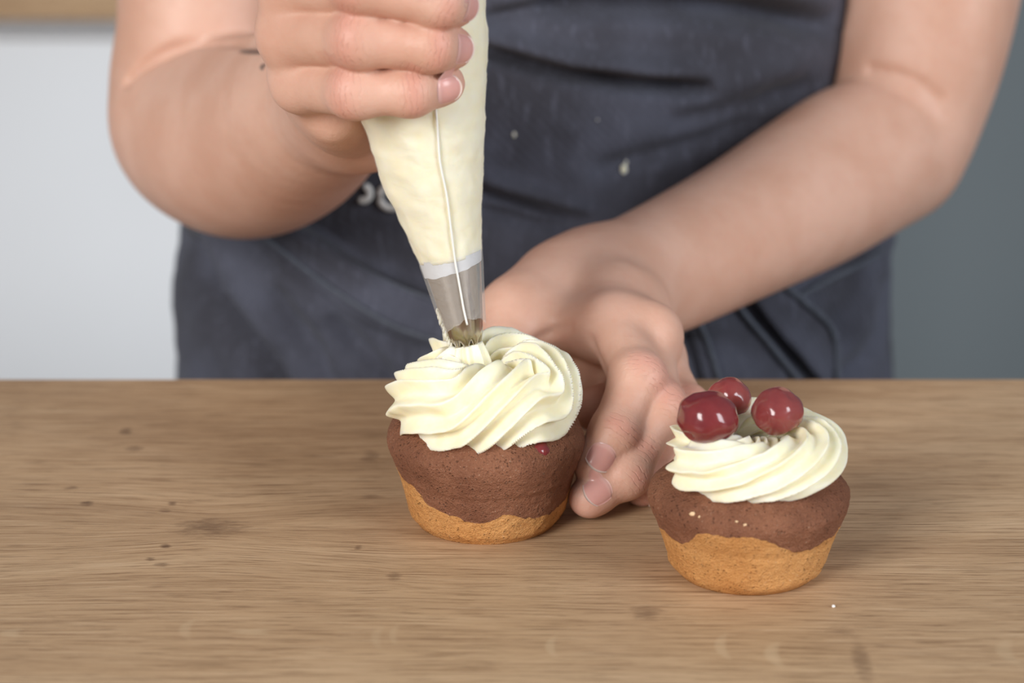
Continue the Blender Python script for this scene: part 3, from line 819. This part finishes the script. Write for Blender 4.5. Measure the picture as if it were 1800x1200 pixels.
# ---- fingernails
def mat_nail():
    m = Mat('fingernail', Roughness=0.22)
    v = m.attr('nail_v')
    c = m.mix(m.mr(v, .90, .95), srgb(214, 160, 152), srgb(230, 206, 196))
    c = m.mix(m.mr(v, .24, .08, 0, .35), c, srgb(230, 196, 188))
    m.set(Base_Color=c, Subsurface_Weight=0.15); m.b.inputs['Subsurface Scale'].default_value = 0.002
    m.set(Normal=m.bump(m.noise(m.co(), 180, 2), .05, .0005))
    return m.m
M_nail = mat_nail()
def nail(fg, sdf, wdeg=41, l0=-0.0075, l1=0.42):
    a, n = fg.nail_ax, fg.nail_n; s = np.cross(a, n); tip = fg.p[3]; r = fg.r[3]
    nu, nv = 15, 15; pts = []
    for i in range(nu):
        t = i/(nu-1)
        for j in range(nv):
            u = j/(nv-1)*2-1
            # rounded cuticle and rounded free edge
            L = l0+(l1*r-l0)*t
            L += (0.0016*u*u if t < .5 else 0)*(1-2*t if t < .5 else 0) - (0.0022*u**2*(2*t-1) if t > .5 else 0)
            th = math.radians(wdeg)*u*(1-0.10*(2*t-1)**2)
            d = n*math.cos(th)+s*math.sin(th)
            base = tip+a*min(L, 0.25*r); pts.append((base, nrm(d+a*max(0, (L-0.25*r))/r*0.9), u, t))
    o_ = np.array([q[0] for q in pts]); d_ = np.array([q[1] for q in pts]); tt = np.full(len(pts), r*2.4)
    for _ in range(40): tt -= sdf(o_+d_*tt[:, None])*0.8
    uu = np.array([q[2] for q in pts]); t_ = np.array([q[3] for q in pts])
    top = o_+d_*(tt+0.00035-0.0004*np.abs(uu)**4-0.0003*(t_ < .04)+0.0003*(t_ > .95))[:, None]
    bot = o_+d_*(tt-0.0007)[:, None]
    f = grid_faces(nu, nv).tolist(); K = nu*nv
    rim = [i*nv for i in range(nu)]+[(nu-1)*nv+j for j in range(1, nv)]+[i*nv+nv-1 for i in range(nu-2, -1, -1)]+[j for j in range(nv-2, 0, -1)]
    f += [[rim[k], rim[(k+1) % len(rim)], rim[(k+1) % len(rim)]+K, rim[k]+K] for k in range(len(rim))]
    ob = mesh('fingernail', np.vstack([top, bot]), f, M_nail, person, loc=tip)
    attr(ob, 'nail_v', np.concatenate([t_, t_])); return ob
for fg in RH: nail(fg, SR)
for fg in LH: nail(fg, SL)
nail(RT, SR); nail(LT, SL)

# ---- clothes
def mat_cloth(name, c0, c1, rough=0.9, weave=2600, slub=True):
    m = Mat(name, Roughness=rough)
    co = m.co()
    wv = m.n('TexWave', {'Vector': co, 'Scale': weave/6.28/3, 'Distortion': 1.5, 'Detail': 1.0}, wave_type='BANDS', bands_direction='DIAGONAL').outputs['Fac']
    n = m.noise(m.co(scale=(420, 420, 90)), 1.0, 3); n2 = m.noise(co, 14, 3); n3 = m.noise(m.co(scale=(1400, 1400, 500)), 1.0, 2)
    c = m.mix(m.mr(n2, .35, .65), c0, c1)
    if slub:
        c = m.mix(m.mr(n, .52, .75, 0, .35), c, tuple(np.minimum(np.array(c1[:3])*1.7, 1))+(1,))
        c = m.mix(m.mr(n3, .5, .8, 0, .35), c, tuple(np.array(c0[:3])*.5)+(1,))
    m.set(Base_Color=c, Normal=m.bump(m.math('ADD', wv, n3), 0.3, 0.0006))
    m.b.inputs['Specular IOR Level'].default_value = 0.15
    m.set(Sheen_Weight=0.08)
    return m.m
M_apron = mat_cloth('apron_denim', srgb(64, 64, 72), srgb(84, 86, 99))
M_hem = mat_cloth('apron_hem', srgb(80, 84, 94), srgb(90, 94, 104))
M_hem2 = M_hem
M_shirt = mat_cloth('black_jersey', srgb(26, 25, 28), srgb(32, 31, 35), slub=False)
M_jeans = mat_cloth('jeans', srgb(48, 56, 76), srgb(58, 68, 92))
# black T-shirt: the torso swollen by the cloth, cut at neck, sleeves and hip
vs, fs = surface_nets(lambda p, cull=None: body(p, cull)-0.006, (-.32, .15, -.93), (.34, .62, .60), 0.008)
fc = vs[fs].mean(1)
armhole = np.minimum(np.linalg.norm(fc-rc2[-3, :3], axis=1), np.linalg.norm(fc-lc2[-3, :3], axis=1))
keep = (fc[:, 2] > -0.05) & (fc[:, 2] < 0.47) & (armhole > 0.05)
def submesh(name, v, f, keep, mat, parent, loc):
    f = f[keep]; used = np.unique(f); mp = np.full(len(v), -1); mp[used] = np.arange(len(used))
    return mesh(name, v[used], mp[f], mat, parent, loc=loc)
ob = submesh('t_shirt', vs, fs, keep, M_shirt, person, (XC, YC, 0)); ob['label'] = 'black short-sleeved T-shirt'
ob = submesh('trousers', vs, fs, (fc[:, 2] <= -0.045) & (fc[:, 2] > -0.83), M_jeans, person, (XC, YC, -.5)); ob['label'] = 'blue jeans'
vs2, fs2 = surface_nets(lambda p, cull=None: body(p, cull)-0.009, (-.32, .15, -.93), (.34, .62, -.70), 0.008)
ob = submesh('shoes', vs2, fs2, (vs2[fs2].mean(1)[:, 2] < -0.82), mat_plain('shoe', srgb(230, 230, 228), .6).m, person, (XC, YC, -.9))
hv, hf = surface_nets(lambda p, cull=None: np.maximum(head(p)-0.012, 0.62-p[:, 2]+(YC-.045-p[:, 1])*1.3), (-.15, .25, .5), (.17, .55, .85), 0.006)
ob = mesh('hair', hv, hf, mat_plain('hair_brown', srgb(70, 48, 36), .5, .25, 90).m, person, loc=(XC, YC, .7)); ob['label'] = 'brown hair tied back'

# apron: one sheet of cloth hung round the front of the body, with its folds
def seg_d(u, w, pts):
    """signed pixel distance below a polyline and how far along"""
    pts = np.asarray(pts, float); best = np.full(u.shape, 1e9); sg = np.zeros(u.shape)
    for a, b in zip(pts[:-1], pts[1:]):
        ba = b-a; t = np.clip(((u-a[0])*ba[0]+(w-a[1])*ba[1])/(ba@ba), 0, 1)
        dx, dy = u-a[0]-t*ba[0], w-a[1]-t*ba[1]; d = np.hypot(dx, dy)
        s = np.sign(ba[0]*dy-ba[1]*dx); m = d < best; best[m] = d[m]; sg[m] = s[m]
    return best*sg
def A_of(z): return np.interp(z, [-.60, -.30, -.12, -.05, .01, .06, .16, .30, .40], [.205, .185, .176, .170, .166, .160, .158, .150, .11])
def B_of(z): return np.interp(z, [-.60, -.30, -.12, -.05, .01, .06, .10, .16, .30, .40], [.175, .155, .150, .146, .142, .136, .138, .140, .132, .11])
def apron_base(ang, z):
    A, B = A_of(z), B_of(z); ce, se = np.cos(ang), np.sin(ang)
    x = XC-0.002+A*np.sign(se)*np.abs(se)**0.9; y = YC-B*np.abs(ce)**0.85*np.sign(ce)
    n = np.stack([se/A, -ce/B, np.zeros_like(se)], -1); n /= np.linalg.norm(n, axis=-1)[..., None]
    return np.stack([x, y, z], -1), n
WAIST_U = [(440, 330), (560, 402), (640, 458), (750, 508), (860, 530), (1000, 540), (1150, 520), (1300, 480), (1420, 420), (1560, 330)]
SKIRT_L = [(380, 360), (470, 418), (560, 490), (680, 570), (800, 608), (950, 625), (1100, 605), (1250, 560)]
def folds(p):
    u, w = proj(p); d = np.zeros(u.shape)
    def groove(pts, dep, wid, fall=60.0, above=0.0):
        s = seg_d(u, w, pts); xs = [q[0] for q in pts]
        lo, hi = min(xs), max(xs); e = smooth01((u-lo+fall*.5)/fall)*smooth01((hi+fall*.5-u)/fall)
        return e*(-dep*np.exp(-(s/wid)**2)+above*np.exp(-((s+wid*1.9)/(wid*1.5))**2))
    # bib creases
    d += groove([(700, 20), (860, 95), (1000, 132), (1120, 148), (1235, 152)], .012, 14, 90, .008)
    d += groove([(960, 10), (1080, 8), (1200, 12), (1330, 22), (1450, 45)], .016, 24, 120, .006)
    d += groove([(850, 35), (930, 15), (1010, -20)], .005, 14, 60, .002)
    d += groove([(1180, 215), (1300, 185), (1420, 150)], .005, 20, 80, .003)
    d += groove([(1050, 300), (1200, 255), (1330, 215)], .004, 18, 80, .003)
    d += groove([(840, 335), (930, 362), (1030, 388)], .008, 12, 60, .005)
    d += groove([(840, 365), (940, 392), (1020, 405)], .004, 10, 60, .003)
    # skirt pleats
    d += groove([(355, 430), (400, 520), (450, 590), (520, 690)], .013, 24, 60, .007)
    d += groove([(500, 520), (560, 600), (600, 690)], .007, 22, 60, .004)
    d += groove([(600, 560), (680, 640), (720, 700)], .006, 18, 60, .003)
    d += groove([(1400, 520), (1480, 475), (1550, 440)], .0, 14, 60, .004)
    d += groove([(1455, 690), (1500, 620), (1522, 560), (1530, 500)], .004, 16, 60, .005)
    d += groove([(1440, 560), (1480, 600), (1470, 660)], .006, 24, 60, .0)
    # the skirt stands proud of the bib below the waist line
    s = seg_d(u, w, WAIST_U); d += 0.006*smooth01((s+4)/8)
    d += 0.0035*(1-smooth01((seg_d(u, w, SKIRT_L)+3)/6))*smooth01((s+4)/8)*(u < 1250)
    # slack, small ripples
    q = p.reshape(-1, 3)
    rp_ = np.array([0.0035*fbm((a[0], a[1]*.5, a[2]*1.3), 17, 2)+0.0010*fbm((a[0]*.8, a[1], a[2]), 60, 2) for a in q]).reshape(u.shape)
    return d+rp_
NA, NZ_ = 300, 330
ang = np.radians(np.linspace(-112, 112, NA)); zz = np.concatenate([np.linspace(-.58, -.13, 30), np.linspace(-.125, .26, 262), np.linspace(.265, .40, 38)])
AA, ZZ = np.meshgrid(ang, zz, indexing='ij')
pb, nb_ = apron_base(AA, ZZ)
D_ = folds(pb)
pa = pb+nb_*D_[..., None]
# the bib narrows above the waist
keepm = (np.abs(np.degrees(AA)) < np.interp(ZZ, [-1, .05, .12, .25, .40], [112, 112, 88, 60, 40]))
fidx = grid_faces(NA, len(zz)); kf = keepm.reshape(-1)[fidx].all(1)
apr = submesh('apron', pa.reshape(-1, 3), fidx, kf, M_apron, person, (XC, YC-.14, 0)); apr['label'] = 'charcoal-blue denim bib apron with creases'
so = apr.modifiers.new('thickness', 'SOLIDIFY'); so.thickness = 0.0012; so.offset = -1
# lookup of the apron's front by picture position, used to lay bands, hems and spots on the cloth
PU, PW = proj(pa); front = np.abs(np.degrees(AA)) < 100
fu, fw, fp, fn = PU[front], PW[front], pa[front], nb_[front]
def on_apron(px, py, off=0.0):
    i = np.argmin((fu-px)**2+(fw-py)**2); q = fp[i].copy()
    q2 = P(px, py, q[1]); return q2+fn[i]*off
def strip(name, c, w0, w1, mat, label=None, off=0.0016, parent=None, n=40, th=0.0012):
    """cloth strip between two picture curves"""
    a = catmull(np.array(w0, float), n); b = catmull(np.array(w1, float), n); K = 7
    v = [on_apron(*(a[i]+(b[i]-a[i])*j/(K-1)), off) for i in range(n) for j in range(K)]
    v = np.array(v).reshape(n, K, 3)
    for _ in range(3): v[1:-1] = (v[:-2]+2*v[1:-1]+v[2:])/4
    o = mesh(name, v.reshape(-1, 3), grid_faces(n, K), mat, parent or apr, loc=v.reshape(-1, 3).mean(0))
    m = o.modifiers.new('thickness', 'SOLIDIFY'); m.thickness = th; m.offset = 0
    if label: o['label'] = label
    return o
def piping(name, pts, r, mat, parent=None, off=0.002):
    a = catmull(np.array(pts, float), 40); v = np.array([on_apron(q[0], q[1], off) for q in a])
    for _ in range(4): v[1:-1] = (v[:-2]+2*v[1:-1]+v[2:])/4
    vv, ff = tube(v, r, 8); return mesh(name, vv, ff, mat, parent or apr, loc=v.mean(0))
wb_ = strip('waistband', None, [(450, 352), (560, 408), (640, 462), (750, 512), (860, 532), (1000, 540)], [(410, 385), (480, 425), (575, 500), (690, 572), (800, 606), (960, 622)], M_apron, 'folded waistband running diagonally', .0022)
for k, pts in enumerate(([(430, 390), (480, 418), (575, 492), (690, 565), (800, 600), (940, 616)], [(470, 362), (560, 410), (640, 466), (750, 516), (850, 534)])):
    o = piping('seam', pts, 0.0011 if k == 0 else .0007, M_hem2, off=.0040)
t1 = strip('apron_tie', None, [(1175, 520), (1205, 570), (1225, 630), (1240, 700)], [(1265, 490), (1320, 565), (1370, 630), (1410, 700)], M_apron, 'hanging apron tie end', .0040)
piping('tie_hem', [(1205, 530), (1226, 572), (1244, 625), (1262, 690)], .0012, M_hem, off=.0062)
piping('tie_hem', [(1262, 500), (1300, 550), (1345, 605), (1392, 668), (1410, 700)], .0014, M_hem, off=.0065)
t2 = strip('apron_tie', None, [(1290, 490), (1340, 560), (1390, 620), (1440, 680)], [(1340, 470), (1400, 525), (1436, 570), (1448, 680)], M_apron, 'folded apron tie end', .0070)
piping('tie_hem', [(1340, 478), (1395, 525), (1432, 562), (1444, 600), (1447, 690)], .0014, M_hem, off=.0088)
piping('seam', [(1395, 522), (1450, 490), (1500, 466), (1545, 440)], .0013, M_hem, off=.0020)
# spilt cream spots and the printed letters
for (px, py, r) in ((904, 236, .0009), (1096, 297, .0019), (1100, 285, .0008), (930, 330, .0004), (1050, 210, .0004)):
    q = on_apron(px, py, .0006); o = blob('cream_spot', q, r, M_cream, apr, (.8, .5, 1.25), r*1000, .2, (12, 8))
M_print = mat_plain('white_print', srgb(205, 203, 200), .7)
def arc(cx, cy, r, a0, a1, n=24): return [(cx+r*math.cos(math.radians(t)), cy+r*math.sin(math.radians(t))*1.05) for t in np.linspace(a0, a1, n)]
for pts in (arc(689, 344, 19, 20, 340), arc(641, 338, 12, -80, 110)):
    a = np.array([on_apron(q[0], q[1], .0016) for q in pts]); a = a-0
    vv, ff = tube(a, .0016, 8); o = mesh('printed_letter', vv, ff, M_print.m, apr, loc=a.mean(0)); o['label'] = 'white printed letter'
